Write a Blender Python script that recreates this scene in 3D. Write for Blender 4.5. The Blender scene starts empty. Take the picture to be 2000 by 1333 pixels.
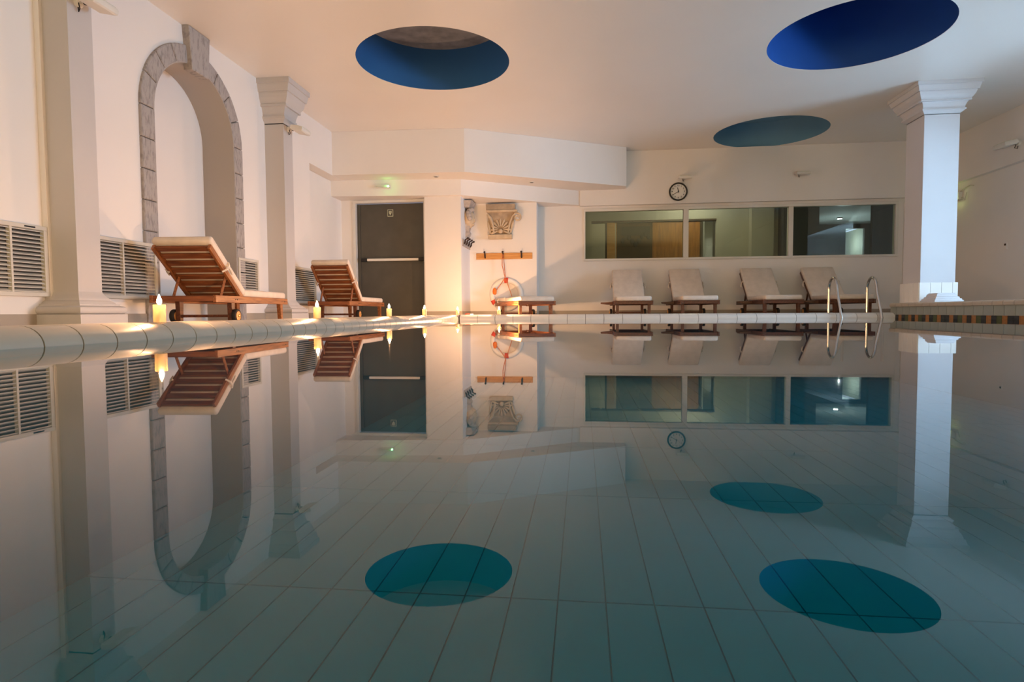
import bpy, bmesh, math, random
from mathutils import Vector, Matrix

random.seed(7)
sc = bpy.context.scene
COL = sc.collection

# ------------------------------------------------------------------ camera
CAMZ = 0.13
RT = Vector((0.9931807, 0.1164359, -0.0058927))
UP = Vector((0.0001927, 0.0489046, 0.9988034))
FW = Vector((-0.1165848, 0.9919935, -0.0485487))
cam_data = bpy.data.cameras.new('camera')
cam_data.sensor_width = 36.0
cam_data.lens = 1170.61 / 2000.0 * 36.0
cam_data.clip_start = 0.01
cam = bpy.data.objects.new('camera', cam_data)
COL.objects.link(cam)
mw = Matrix.Identity(4)
for i in range(3):
    mw[i][0], mw[i][1], mw[i][2] = RT[i], UP[i], -FW[i]
mw[2][3] = CAMZ
cam.matrix_world = mw
sc.camera = cam

# ------------------------------------------------------------------ world, daylight, exposure
world = bpy.data.worlds.new('world')
sc.world = world
world.use_nodes = True
world.node_tree.nodes['Background'].inputs[0].default_value = (0.55, 0.68, 1.0, 1)
world.node_tree.nodes['Background'].inputs[1].default_value = 0.25
sc.view_settings.view_transform = 'Standard'
sc.view_settings.look = 'None'
sc.view_settings.exposure = 2.45
sc.view_settings.gamma = 1.0
sc.view_settings.use_curve_mapping = False

DAY_W = 190.0
day = bpy.data.lights.new('daylight_outside_bay_window', 'AREA')
day.shape = 'RECTANGLE'
day.size = 2.1       # along z
day.size_y = 2.3     # along y
day.energy = DAY_W
day.color = (0.46, 0.61, 1.0)
dayo = bpy.data.objects.new('daylight_outside_bay_window', day)
COL.objects.link(dayo)
dayo.location = (9.45, 7.3, 1.4)
dayo.rotation_euler = (0, math.radians(90), 0)

FILL_W = 85.0  # added warm fill lamp behind the viewer, evens out the far walls
fill = bpy.data.lights.new('added_warm_fill', 'AREA')
fill.shape = 'RECTANGLE'; fill.size = 8.0; fill.size_y = 2.2
fill.energy = FILL_W; fill.color = (1.0, 0.66, 0.40)
fillo = bpy.data.objects.new('added_warm_fill', fill)
COL.objects.link(fillo)
fillo.location = (1.2, -6.75, 1.4)
fillo.rotation_euler = (math.radians(90), 0, 0)

CANDLE_W = 13.5
CANDLE_COL = (1.0, 0.52, 0.25)

# ------------------------------------------------------------------ materials
def newmat(name):
    m = bpy.data.materials.new(name)
    m.use_nodes = True
    nt = m.node_tree
    return m, nt, nt.nodes['Principled BSDF']

def paint(name, col, rough=0.6, var=0.04, scale=3.0, bump=0.05, bscale=60.0, spec=0.4, metal=0.0, coat=0.0):
    m, nt, b = newmat(name)
    tc = nt.nodes.new('ShaderNodeTexCoord')
    n = nt.nodes.new('ShaderNodeTexNoise'); n.inputs['Scale'].default_value = scale; n.inputs['Detail'].default_value = 4
    nt.links.new(tc.outputs['Object'], n.inputs['Vector'])
    r = nt.nodes.new('ShaderNodeValToRGB')
    r.color_ramp.elements[0].position = 0.3; r.color_ramp.elements[1].position = 0.7
    r.color_ramp.elements[0].color = tuple(max(0, c*(1-var)) for c in col) + (1,)
    r.color_ramp.elements[1].color = tuple(min(1, c*(1+var)) for c in col) + (1,)
    nt.links.new(n.outputs['Fac'], r.inputs[0])
    nt.links.new(r.outputs[0], b.inputs['Base Color'])
    b.inputs['Roughness'].default_value = rough
    b.inputs['Specular IOR Level'].default_value = spec
    b.inputs['Metallic'].default_value = metal
    b.inputs['Coat Weight'].default_value = coat
    if bump > 0:
        n2 = nt.nodes.new('ShaderNodeTexNoise'); n2.inputs['Scale'].default_value = bscale; n2.inputs['Detail'].default_value = 3
        nt.links.new(tc.outputs['Object'], n2.inputs['Vector'])
        bp = nt.nodes.new('ShaderNodeBump'); bp.inputs['Strength'].default_value = bump; bp.inputs['Distance'].default_value = 0.01
        nt.links.new(n2.outputs['Fac'], bp.inputs['Height'])
        nt.links.new(bp.outputs[0], b.inputs['Normal'])
    return m

def wood(name, c1, c2, rough=0.45, stretch=(14, 1.2, 14)):
    m, nt, b = newmat(name)
    tc = nt.nodes.new('ShaderNodeTexCoord')
    mp = nt.nodes.new('ShaderNodeMapping'); mp.inputs['Scale'].default_value = stretch
    n = nt.nodes.new('ShaderNodeTexNoise'); n.inputs['Scale'].default_value = 3; n.inputs['Detail'].default_value = 6; n.inputs['Distortion'].default_value = 0.6
    nt.links.new(tc.outputs['Object'], mp.inputs[0]); nt.links.new(mp.outputs[0], n.inputs['Vector'])
    r = nt.nodes.new('ShaderNodeValToRGB')
    r.color_ramp.elements[0].position = 0.32; r.color_ramp.elements[1].position = 0.7
    r.color_ramp.elements[0].color = c1 + (1,); r.color_ramp.elements[1].color = c2 + (1,)
    nt.links.new(n.outputs['Fac'], r.inputs[0]); nt.links.new(r.outputs[0], b.inputs['Base Color'])
    b.inputs['Roughness'].default_value = rough
    bp = nt.nodes.new('ShaderNodeBump'); bp.inputs['Strength'].default_value = 0.15; bp.inputs['Distance'].default_value = 0.004
    nt.links.new(n.outputs['Fac'], bp.inputs['Height']); nt.links.new(bp.outputs[0], b.inputs['Normal'])
    return m

def chiselled(name, col):
    m, nt, b = newmat(name)
    tc = nt.nodes.new('ShaderNodeTexCoord')
    mp = nt.nodes.new('ShaderNodeMapping'); mp.inputs['Rotation'].default_value = (0.35, 0, 0); mp.inputs['Scale'].default_value = (10, 34, 9)
    nt.links.new(tc.outputs['Object'], mp.inputs[0])
    n = nt.nodes.new('ShaderNodeTexNoise'); n.inputs['Scale'].default_value = 1.0; n.inputs['Detail'].default_value = 3; n.inputs['Roughness'].default_value = 0.6
    nt.links.new(mp.outputs[0], n.inputs['Vector'])
    r = nt.nodes.new('ShaderNodeValToRGB')
    r.color_ramp.elements[0].position = 0.36; r.color_ramp.elements[1].position = 0.52
    r.color_ramp.elements[0].color = tuple(c*0.68 for c in col) + (1,)
    r.color_ramp.elements[1].color = col + (1,)
    nt.links.new(n.outputs['Fac'], r.inputs[0]); nt.links.new(r.outputs[0], b.inputs['Base Color'])
    b.inputs['Roughness'].default_value = 0.8
    bp = nt.nodes.new('ShaderNodeBump'); bp.inputs['Strength'].default_value = 0.9; bp.inputs['Distance'].default_value = 0.012
    nt.links.new(r.outputs[0], bp.inputs['Height']); nt.links.new(bp.outputs[0], b.inputs['Normal'])
    return m

def emit(name, col, strength):
    m, nt, b = newmat(name)
    b.inputs['Base Color'].default_value = col + (1,)
    b.inputs['Emission Color'].default_value = col + (1,)
    b.inputs['Emission Strength'].default_value = strength
    return m

def clear(name, tint, ior, rough, mul=1.0):
    m = bpy.data.materials.new(name); m.use_nodes = True
    nt = m.node_tree; nt.nodes.clear()
    o = nt.nodes.new('ShaderNodeOutputMaterial')
    mix = nt.nodes.new('ShaderNodeMixShader')
    t = nt.nodes.new('ShaderNodeBsdfTransparent'); t.inputs[0].default_value = tint + (1,)
    g = nt.nodes.new('ShaderNodeBsdfGlossy'); g.inputs['Roughness'].default_value = rough
    g.inputs[0].default_value = (1, 1, 1, 1)
    f = nt.nodes.new('ShaderNodeFresnel'); f.inputs[0].default_value = ior
    nt.links.new(f.outputs[0], mix.inputs[0]); nt.links.new(t.outputs[0], mix.inputs[1]); nt.links.new(g.outputs[0], mix.inputs[2])
    nt.links.new(mix.outputs[0], o.inputs[0])
    return m

M = {}
M['wall'] = paint('white_wall_paint', (0.84, 0.815, 0.80), 0.75, 0.025, 0.8, 0.06, 40)
M['ceiling'] = paint('satin_ceiling_paint', (0.84, 0.815, 0.79), 0.33, 0.02, 0.7, 0.03, 6, spec=0.5)
M['column'] = paint('grey_column_paint', (0.56, 0.545, 0.55), 0.6, 0.02, 1.5, 0.04, 50)
M['column_white'] = paint('pale_column_paint', (0.63, 0.65, 0.70), 0.55, 0.02, 1.5, 0.05, 50)
M['reveal'] = paint('grey_reveal_paint', (0.42, 0.39, 0.37), 0.7, 0.02, 1.5, 0.04, 50)
M['stone'] = chiselled('chiselled_grey_stone', (0.40, 0.375, 0.37))
M['blue'] = paint('deep_blue_paint', (0.028, 0.13, 0.34), 0.55, 0.06, 1.0, 0.02, 40)
M['blue_dull'] = paint('dull_blue_paint', (0.15, 0.33, 0.50), 0.6, 0.06, 1.0, 0.02, 40)
M['recess_top'] = paint('grey_recess_cap', (0.20, 0.22, 0.26), 0.7, 0.25, 6.0, 0.05, 30)
M['recess_blue_top'] = paint('blue_recess_cap', (0.012, 0.085, 0.36), 0.55, 0.06, 1.0, 0.02, 40)
M['floor'] = paint('beige_deck_tile', (0.42, 0.38, 0.32), 0.4, 0.06, 5, 0.02, 40)
M['skirting'] = paint('taupe_skirting_tile', (0.40, 0.355, 0.30), 0.4, 0.05, 3, 0.02, 40)
M['coping'] = paint('glazed_coping_tile', (0.50, 0.45, 0.38), 0.28, 0.04, 5, 0.03, 25, spec=0.5)
M['coping_white'] = paint('glazed_white_coping_tile', (0.72, 0.71, 0.69), 0.28, 0.03, 5, 0.03, 25, spec=0.5)
M['grout'] = paint('dark_grout', (0.13, 0.12, 0.11), 0.9, 0.1, 8, 0.05, 60)
M['pool_grout'] = paint('pool_grout', (0.014, 0.35, 0.43), 0.9, 0.1, 8, 0.0, 60)
M['pool_tile'] = paint('pale_aqua_pool_tile', (0.02, 0.46, 0.56), 0.4, 0.05, 2, 0.0, 40)
M['grey_tile'] = paint('grey_green_tile', (0.30, 0.34, 0.32), 0.3, 0.08, 5, 0.02, 30)
M['mosaic_a'] = paint('orange_mosaic', (0.30, 0.13, 0.03), 0.3, 0.2, 30, 0.0)
M['mosaic_b'] = paint('black_mosaic', (0.02, 0.02, 0.018), 0.25, 0.2, 30, 0.0)
M['mosaic_c'] = paint('dark_green_mosaic', (0.055, 0.075, 0.02), 0.3, 0.2, 30, 0.0)
M['white_tile'] = paint('glossy_white_tile', (0.86, 0.87, 0.86), 0.2, 0.02, 5, 0.0, spec=0.5)
M['grille'] = paint('white_grille_metal', (0.62, 0.60, 0.55), 0.5, 0.03, 4, 0.0)
M['grille_dark'] = paint('dark_grille_cavity', (0.05, 0.047, 0.042), 0.9, 0.1, 4, 0.0)
M['white_metal'] = paint('white_coated_metal', (0.74, 0.73, 0.70), 0.4, 0.02, 6, 0.0)
M['door_grey'] = paint('olive_grey_door_paint', (0.085, 0.080, 0.066), 0.45, 0.08, 4, 0.02, 30)
M['black'] = paint('black_plastic', (0.015, 0.014, 0.013), 0.4, 0.1, 20, 0.0)
M['dark_iron'] = paint('dark_iron', (0.035, 0.018, 0.013), 0.5, 0.15, 20, 0.0)
M['steel'] = paint('polished_steel', (0.62, 0.60, 0.57), 0.16, 0.02, 20, 0.0, metal=1.0)
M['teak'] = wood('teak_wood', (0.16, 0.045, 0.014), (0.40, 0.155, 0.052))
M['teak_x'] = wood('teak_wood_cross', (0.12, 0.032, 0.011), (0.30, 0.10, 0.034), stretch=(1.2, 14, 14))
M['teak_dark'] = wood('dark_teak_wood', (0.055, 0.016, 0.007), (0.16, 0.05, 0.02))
M['pine'] = wood('oiled_pine', (0.55, 0.24, 0.06), (0.72, 0.37, 0.12), stretch=(1.2, 14, 14))
M['panel_wood'] = wood('orange_panel_wood', (0.26, 0.095, 0.012), (0.42, 0.17, 0.03), stretch=(9, 9, 0.8))
M['panel_dark'] = paint('dark_brown_panel', (0.075, 0.043, 0.018), 0.5, 0.2, 5, 0.0)
M['relief_dark'] = paint('blackened_relief', (0.028, 0.02, 0.016), 0.5, 0.2, 12, 0.0)
M['cushion'] = paint('cream_canvas', (0.70, 0.62, 0.55), 0.9, 0.06, 9, 0.22, 22)
M['rubber'] = paint('black_rubber', (0.018, 0.015, 0.014), 0.7, 0.1, 10, 0.0)
M['brass'] = paint('brass_bolt', (0.65, 0.45, 0.18), 0.3, 0.05, 10, 0.0, metal=1.0)
M['plaster'] = paint('cream_carved_plaster', (0.60, 0.48, 0.34), 0.8, 0.14, 9, 0.25, 35)
M['plaster_dark'] = paint('weathered_plaster', (0.42, 0.33, 0.24), 0.85, 0.18, 9, 0.25, 35)
M['plaster_grey'] = paint('grey_carved_plaster', (0.46, 0.40, 0.36), 0.85, 0.2, 12, 0.3, 40)
M['buoy'] = paint('white_buoy_vinyl', (0.82, 0.80, 0.76), 0.5, 0.03, 5, 0.0)
M['buoy_red'] = paint('red_buoy_band', (0.70, 0.07, 0.04), 0.5, 0.08, 5, 0.0)
M['orange'] = paint('orange_float', (0.80, 0.20, 0.02), 0.5, 0.08, 5, 0.0)
M['rope'] = paint('orange_rope', (0.62, 0.19, 0.06), 0.8, 0.2, 60, 0.0)
M['clockface'] = paint('white_clock_dial', (0.80, 0.79, 0.76), 0.4, 0.01, 5, 0.0)
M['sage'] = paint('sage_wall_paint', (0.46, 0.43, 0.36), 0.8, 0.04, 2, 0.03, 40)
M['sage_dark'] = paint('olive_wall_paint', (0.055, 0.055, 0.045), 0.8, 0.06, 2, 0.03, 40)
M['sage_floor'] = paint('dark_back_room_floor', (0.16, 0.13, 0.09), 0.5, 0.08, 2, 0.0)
M['cool_white'] = paint('cool_white_corridor_paint', (0.72, 0.76, 0.78), 0.7, 0.02, 2, 0.0)
M['glass'] = clear('window_glass', (0.80, 0.86, 0.78), 1.5, 0.0)
M['water'] = clear('pool_water', (0.26, 0.86, 0.97), 1.40, 0.012)
M['green_led'] = emit('green_led', (0.15, 1.0, 0.2), 4.0)
M['green_sign'] = paint('pale_green_sign', (0.62, 0.66, 0.50), 0.5, 0.02, 5, 0.0)
M['lamp_on'] = emit('cool_lamp', (0.85, 0.95, 1.0), 25.0)
def glow(name, col, strength):
    m = bpy.data.materials.new(name); m.use_nodes = True
    nt = m.node_tree; nt.nodes.clear()
    o = nt.nodes.new('ShaderNodeOutputMaterial'); a = nt.nodes.new('ShaderNodeAddShader')
    e = nt.nodes.new('ShaderNodeEmission'); e.inputs[0].default_value = col + (1,); e.inputs[1].default_value = strength
    t = nt.nodes.new('ShaderNodeBsdfTransparent')
    nt.links.new(e.outputs[0], a.inputs[0]); nt.links.new(t.outputs[0], a.inputs[1]); nt.links.new(a.outputs[0], o.inputs[0])
    return m
M['flame'] = glow('candle_flame', (1.0, 0.72, 0.38), 6.0)
def make_wax():
    m = bpy.data.materials.new('ivory_wax'); m.use_nodes = True
    nt = m.node_tree; nt.nodes.clear()
    o = nt.nodes.new('ShaderNodeOutputMaterial')
    tc = nt.nodes.new('ShaderNodeTexCoord')
    n = nt.nodes.new('ShaderNodeTexNoise'); n.inputs['Scale'].default_value = 12
    nt.links.new(tc.outputs['Object'], n.inputs['Vector'])
    r = nt.nodes.new('ShaderNodeValToRGB')
    r.color_ramp.elements[0].color = (0.84, 0.70, 0.48, 1); r.color_ramp.elements[1].color = (0.90, 0.78, 0.56, 1)
    nt.links.new(n.outputs['Fac'], r.inputs[0])
    d = nt.nodes.new('ShaderNodeBsdfDiffuse'); t = nt.nodes.new('ShaderNodeBsdfTranslucent'); mx = nt.nodes.new('ShaderNodeMixShader')
    mx.inputs[0].default_value = 0.35
    for q in (d, t): nt.links.new(r.outputs[0], q.inputs[0])
    nt.links.new(d.outputs[0], mx.inputs[1]); nt.links.new(t.outputs[0], mx.inputs[2]); nt.links.new(mx.outputs[0], o.inputs[0])
    return m
M['wax'] = make_wax()

# ------------------------------------------------------------------ mesh helpers
class MB:
    def __init__(s): s.v = []; s.f = []
    def add(s, vs, fs, mat=None):
        k = len(s.v)
        for p in vs:
            p = Vector(p)
            s.v.append(tuple(mat @ p) if mat else tuple(p))
        for f in fs: s.f.append(tuple(k+i for i in f))
        return s
    def box(s, lo, hi, mat=None):
        (a, b, c), (d, e, f) = lo, hi
        return s.add([(a,b,c),(d,b,c),(d,e,c),(a,e,c),(a,b,f),(d,b,f),(d,e,f),(a,e,f)],
                     [(3,2,1,0),(4,5,6,7),(0,1,5,4),(1,2,6,5),(2,3,7,6),(3,0,4,7)], mat)
    def loft(s, rings, cap=True, mat=None):
        n = len(rings[0]); vs = [p for r in rings for p in r]; fs = []
        for i in range(len(rings)-1):
            for j in range(n):
                fs.append((i*n+j, i*n+(j+1) % n, (i+1)*n+(j+1) % n, (i+1)*n+j))
        if cap:
            fs.append(tuple(reversed(range(n)))); fs.append(tuple((len(rings)-1)*n+j for j in range(n)))
        return s.add(vs, fs, mat)
    def lathe(s, prof, seg=20, mat=None, cap=True):
        rings = [[(r*math.cos(2*math.pi*j/seg), r*math.sin(2*math.pi*j/seg), z) for j in range(seg)] for r, z in prof]
        return s.loft(rings, cap, mat)
    def rect(s, x0, x1, y0, y1, prof, mat=None, back=True):
        if not back: return s.loft([[(x0,y0-o,z),(x1+o,y0-o,z),(x1+o,y1+o,z),(x0,y1+o,z)] for o, z in prof], True, mat)
        return s.loft([[(x0-o,y0-o,z),(x1+o,y0-o,z),(x1+o,y1+o,z),(x0-o,y1+o,z)] for o, z in prof], True, mat)
    def tube(s, pts, r, seg=8, cap=True, closed=False):
        pts = [Vector(p) for p in pts]; n = len(pts); rings = []
        up = None
        for i, p in enumerate(pts):
            if closed: t = pts[(i+1) % n]-pts[i-1]
            else: t = pts[min(i+1, n-1)]-pts[max(i-1, 0)]
            t.normalize()
            if up is None:
                up = Vector((0,0,1)) if abs(t.z) < 0.9 else Vector((1,0,0))
            a = t.cross(up).normalized(); up = a.cross(t).normalized()
            rr = r[i] if isinstance(r, (list, tuple)) else r
            rings.append([p + a*(rr*math.cos(2*math.pi*j/seg)) + up*(rr*math.sin(2*math.pi*j/seg)) for j in range(seg)])
        if closed: rings.append(rings[0])
        return s.loft(rings, cap and not closed)
    def ball(s, c, r, seg=10, rin=6):
        if not isinstance(r, (tuple, list)): r = (r, r, r)
        prof = [(math.sin(math.pi*(i+0.02)/(rin+0.04)), -math.cos(math.pi*(i+0.02)/(rin+0.04))) for i in range(rin+1)]
        return s.lathe(prof, seg, Matrix.Translation(c) @ Matrix.Diagonal((r[0], r[1], r[2], 1)))
    def mesh(s, name, mat, smooth=False, bevel=0.0, bseg=2, recalc=True):
        me = bpy.data.meshes.new(name)
        me.from_pydata(s.v, [], s.f)
        bm = bmesh.new(); bm.from_mesh(me)
        bmesh.ops.remove_doubles(bm, verts=bm.verts, dist=1e-6)
        if recalc: bmesh.ops.recalc_face_normals(bm, faces=bm.faces)
        if bevel > 0:
            bmesh.ops.bevel(bm, geom=list(bm.edges), offset=bevel, segments=bseg, profile=0.5, affect='EDGES', clamp_overlap=True)
        bm.to_mesh(me); bm.free()
        me.materials.append(mat)
        if smooth:
            me.polygons.foreach_set('use_smooth', [True]*len(me.polygons))
            try: me.set_sharp_from_angle(angle=math.radians(38))
            except Exception: pass
        return me
    def obj(s, name, mat, parent=None, world=False, **k):
        return link(name, s.mesh(name, mat, **k), parent, world)

def link(name, me, parent=None, world=False):
    o = bpy.data.objects.new(name, me); COL.objects.link(o)
    if parent is not None:
        o.parent = parent
        if world: o.location = -parent_world(parent)
    return o

def parent_world(p):
    v = Vector(p.location)
    while p.parent:
        p = p.parent; v += Vector(p.location)
    return v

def tag(o, label=None, cat=None, group=None, kind=None):
    if label: o['label'] = label
    if cat: o['category'] = cat
    if group: o['group'] = group
    if kind: o['kind'] = kind
    return o

def thing(name, label, cat, loc=(0,0,0), rotz=0.0, group=None, kind=None):
    o = bpy.data.objects.new(name, None); COL.objects.link(o)
    o.location = loc; o.rotation_euler = (0, 0, rotz); o.empty_display_size = 0.1
    return tag(o, label, cat, group, kind)

def box(name, lo, hi, mat, parent=None, world=False, bevel=0.0, smooth=False, bseg=2):
    return MB().box(lo, hi).obj(name, mat, parent, world, bevel=bevel, smooth=smooth, bseg=bseg)

def struct(name, mb, mat, label, cat, **k):
    o = mb.obj(name, mat, **k)
    return tag(o, label, cat, kind='structure')

def extrude(outer, holes, conv, d0, d1):
    """polygon with holes, extruded from d0 to d1; conv(a, b, d) -> xyz"""
    mb = MB()
    bm = bmesh.new(); edges = []
    for loop in [outer]+holes:
        vs = [bm.verts.new((a, b, 0)) for a, b in loop]
        for i in range(len(vs)): edges.append(bm.edges.new((vs[i], vs[(i+1) % len(vs)])))
    bmesh.ops.triangle_fill(bm, use_beauty=True, use_dissolve=False, edges=edges)
    bm.verts.index_update()
    pts = [(v.co.x, v.co.y) for v in bm.verts]
    tris = [tuple(v.index for v in f.verts) for f in bm.faces]
    bm.free()
    for d in (d0, d1): mb.add([conv(a, b, d) for a, b in pts], tris)
    for loop in [outer]+holes:
        n = len(loop)
        mb.add([conv(a, b, d0) for a, b in loop]+[conv(a, b, d1) for a, b in loop],
               [(i, (i+1) % n, n+(i+1) % n, n+i) for i in range(n)])
    return mb

# ------------------------------------------------------------------ dimensions
H = 3.5
XL, XR = -4.64, 7.2
YW = 13.1            # window wall
DECK = 0.03
POOL_X0, POOL_X1, POOL_Y0, POOL_Y1 = -2.15, 5.0, -3.5, 10.3
POOL_Z = -1.0

# ------------------------------------------------------------------ ceiling with three round openings
CIRC = [(-1.99, 8.07, 1.02), (3.36, 8.02, 1.02), (3.54, 12.06, 1.02)]
def circ(cx, cy, r, n=72): return [(cx+r*math.cos(2*math.pi*i/n), cy+r*math.sin(2*math.pi*i/n)) for i in range(n)]
mb = extrude([(XL-0.4, -6), (XR+0.3, -6), (XR+0.3, YW+0.2), (XL-0.4, YW+0.2)], [circ(*c) for c in CIRC], lambda a, b, d: (a, b, d), H, H+0.06)
struct('ceiling', mb, M['ceiling'], 'smooth off-white ceiling over the pool hall with round openings', 'ceiling')
LABR = ['round blue ceiling recess with grey top, above the left pool edge',
        'darkest blue round ceiling recess, nearest the white pillar on the right',
        'dull blue round ceiling recess touching the wall above the windows']
for (cx, cy, r), lab, dep, top, side in zip(CIRC, LABR, (0.6, 0.95, 0.5), ('recess_top', 'recess_blue_top', 'blue_dull'), ('blue', 'recess_blue_top', 'blue_dull')):
    t = thing('ceiling_recess', lab, 'ceiling recess', (cx, cy, H), group='round recesses in the ceiling')
    n = 72; m2 = MB()
    a = circ(0, 0, r-0.001); b = circ(0, 0, r+0.03)
    m2.loft([[(x, y, 0.004) for x, y in a], [(x, y, dep) for x, y in a], [(x, y, dep) for x, y in b], [(x, y, 0.055) for x, y in b]], cap=False)
    m2.obj('recess_wall', M[side], t, smooth=True)
    MB().lathe([(r+0.03, dep), (r+0.03, dep+0.04)], 72).obj('recess_top', M[top], t)

# ------------------------------------------------------------------ walls
AY, AZ, AR_O, AR_I = 6.865, 2.35, 0.945, 0.742
def arch_loop(r, z0, n=28):
    return [(AY-r, z0)] + [(AY-r*math.cos(math.pi*i/n), AZ+r*math.sin(math.pi*i/n)) for i in range(n+1)] + [(AY+r, z0)]
outer = [(-6, -0.2), (9.92, -0.2), (9.92, 2.70), (12.3, 2.70), (12.3, H), (-6, H)]
ah = arch_loop(AR_I+0.02, DECK)
mb = extrude(outer, [ah], lambda a, b, d: (d, a, b), XL-0.41, XL)
struct('wall_left', mb, M['wall'], 'white left wall with arched niche and vents', 'wall')
struct('wall_left_niche', MB().box((XL-0.50, 5.7, -0.2), (XL-0.412, 8.0, H)), M['wall'], 'white back wall inside the arched niche', 'wall')
struct('wall_left_recess', MB().box((XL-0.41, 9.93, -0.2), (XL-0.22, 12.3, 2.695)), M['wall'], 'white recessed wall beside the grey exit door', 'wall')
# wall with the exit door, pier, niche wall, window wall
door_x0, door_x1, door_z = -4.56, -3.15, 2.34
mb = extrude([(XL-0.4, -0.2), (door_x0-0.05, -0.2), (door_x0-0.05, door_z+0.05), (door_x1+0.05, door_z+0.05), (door_x1+0.05, -0.2), (-3.08, -0.2), (-3.08, 2.46), (XL-0.4, 2.46)], [],
             lambda a, b, d: (a, d, b), 11.8, 12.0)
struct('wall_back_door', mb, M['wall'], 'white wall around the grey exit door', 'wall')
struct('wall_back_pier', MB().box((-3.09, 11.63, -0.2), (-2.36, 13.3, 2.46)), M['wall'], 'white pier between the exit door and the hook niche', 'wall')
struct('wall_back_niche', MB().box((-2.36, 12.55, -0.2), (-0.945, 13.3, 2.46)), M['wall'], 'white wall behind the hook rail and plaster capital', 'wall')
WX0, WX1, WZ0, WZ1 = 0.03, 6.36, 1.215, 2.33
DX0, DX1, DZ = 6.47, 7.18, 2.30
mb = extrude([(-0.945, -0.2), (DX0, -0.2), (DX0, DZ), (DX1, DZ), (DX1, -0.2), (7.5, -0.2), (7.5, H), (-0.945, H)],
             [[(WX0, WZ0), (WX1, WZ0), (WX1, WZ1), (WX0, WZ1)]], lambda a, b, d: (a, d, b), YW, YW+0.15)
struct('wall_back', mb, M['wall'], 'white far wall with three window panes behind the loungers', 'wall')
struct('trim_1', MB().box((-0.05, YW-0.11, 2.38), (XR+0.1, YW+0.01, H-0.002)), M['wall'], 'white projecting wall band above the far windows', 'wall band')
# bulkheads
up = [(XL-0.02, 10.87), (-2.15, 10.97), (0.90, 12.68), (0.90, YW+0.05), (XL-0.02, YW+0.05)]
struct('trim_2', extrude(up, [], lambda a, b, d: (a, b, d), 2.705, H-0.002), M['wall'], 'white upper bulkhead with slanting front below the ceiling', 'bulkhead')
lw = [(XL-0.3, 11.30), (-2.34, 11.56), (0.04, 13.08), (0.04, YW+0.08), (XL-0.3, YW+0.08)]
struct('trim_3', extrude(lw, [], lambda a, b, d: (a, b, d), 2.40, 2.706), M['wall'], 'white lower bulkhead stepped back above the exit door', 'bulkhead')
# right wall, with the opening to the glazed bay (outside the frame)
outer = [(-6, -0.2), (-6, H), (YW+0.1, H), (YW+0.1, 2.58), (9.3, 2.58), (9.3, -0.2)]
mb = extrude(outer, [[(4.2, 0.24), (9.12, 0.24), (9.12, 2.52), (4.2, 2.52)]], lambda a, b, d: (d, a, b), XR, XR+0.2)
struct('wall_right', mb, M['wall'], 'white right wall above the raised ledge', 'wall')
struct('wall_right_lower', MB().box((XR+0.10, 9.29, -0.2), (XR+0.25, YW+0.1, 2.60)), M['wall'], 'white lower right wall set back behind the pillar', 'wall')
mb = extrude([(XL-0.4, -0.2), (XR+0.3, -0.2), (XR+0.3, H), (XL-0.4, H)], [[(-2.9, 0.2), (5.3, 0.2), (5.3, 2.6), (-2.9, 2.6)]], lambda a, b, d: (a, d, b), -6.2, -6.0)
struct('wall_fill_box', MB().box((-3.1, -7.0, 0.0), (-2.9, -6.2, 2.7)).box((5.3, -7.0, 0.0), (5.5, -6.2, 2.7)).box((-3.1, -7.0, 2.6), (5.5, -6.2, 2.7)).box((-3.1, -7.0, 0.0), (5.5, -6.2, 0.2)).box((-3.1, -7.1, 0.0), (5.5, -7.0, 2.7)), M['wall'], 'added box around the unseen warm fill light behind the viewer', 'wall')  # unseen enclosure added to house the warm fill lamp
wl = thing('window_added', 'added glazed partition before the warm fill light behind the viewer', 'window', (1.2, -6.1, 0.2), kind='structure')  # added glazing through which the fill lamp lights the hall
for i in range(6): box('frame_bar', (-2.9+i*1.628, -6.14, 0.2), (-2.84+i*1.628, -6.06, 2.6), M['white_metal'], wl, True)
for i in range(5): box('pane', (-2.84+i*1.628, -6.103, 0.2), (-2.9+(i+1)*1.628, -6.097, 2.6), M['glass'], wl, True)
struct('wall_front', mb, M['wall'], 'white wall behind the viewer', 'wall')
# glazed bay on the right, outside the frame: daylight enters here
struct('wall_bay', MB().box((XR+0.2, 4.0, 0.0), (9.6, 4.2, 2.7)).box((XR+0.2, 9.12, 0.0), (9.6, 9.28, 2.7)).box((XR+0.2, 4.0, 2.6), (9.6, 9.28, 2.7)).box((XR, 4.0, 0.1), (9.6, 9.28, 0.22))
       .box((9.2, 4.2, 0.2), (9.3, 6.1, 2.6)).box((9.2, 8.5, 0.2), (9.3, 9.12, 2.6)).box((9.2, 6.1, 0.2), (9.3, 8.5, 0.3)).box((9.2, 6.1, 2.5), (9.3, 8.5, 2.6)),
       M['wall'], 'white walls of the daylit bay outside the frame', 'wall')
wb = thing('window_2', 'tall bay window outside the frame on the right', 'window', (9.22, 7.3, 0.3), kind='structure')
for y in (6.1, 6.9, 7.66, 8.44): box('frame_bar', (9.21, y, 0.3), (9.27, y+0.06, 2.5), M['white_metal'], wb, True)
for y in (6.16, 6.96, 7.72): box('pane', (9.235, y, 0.3), (9.241, y+0.72, 2.5), M['glass'], wb, True)

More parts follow.
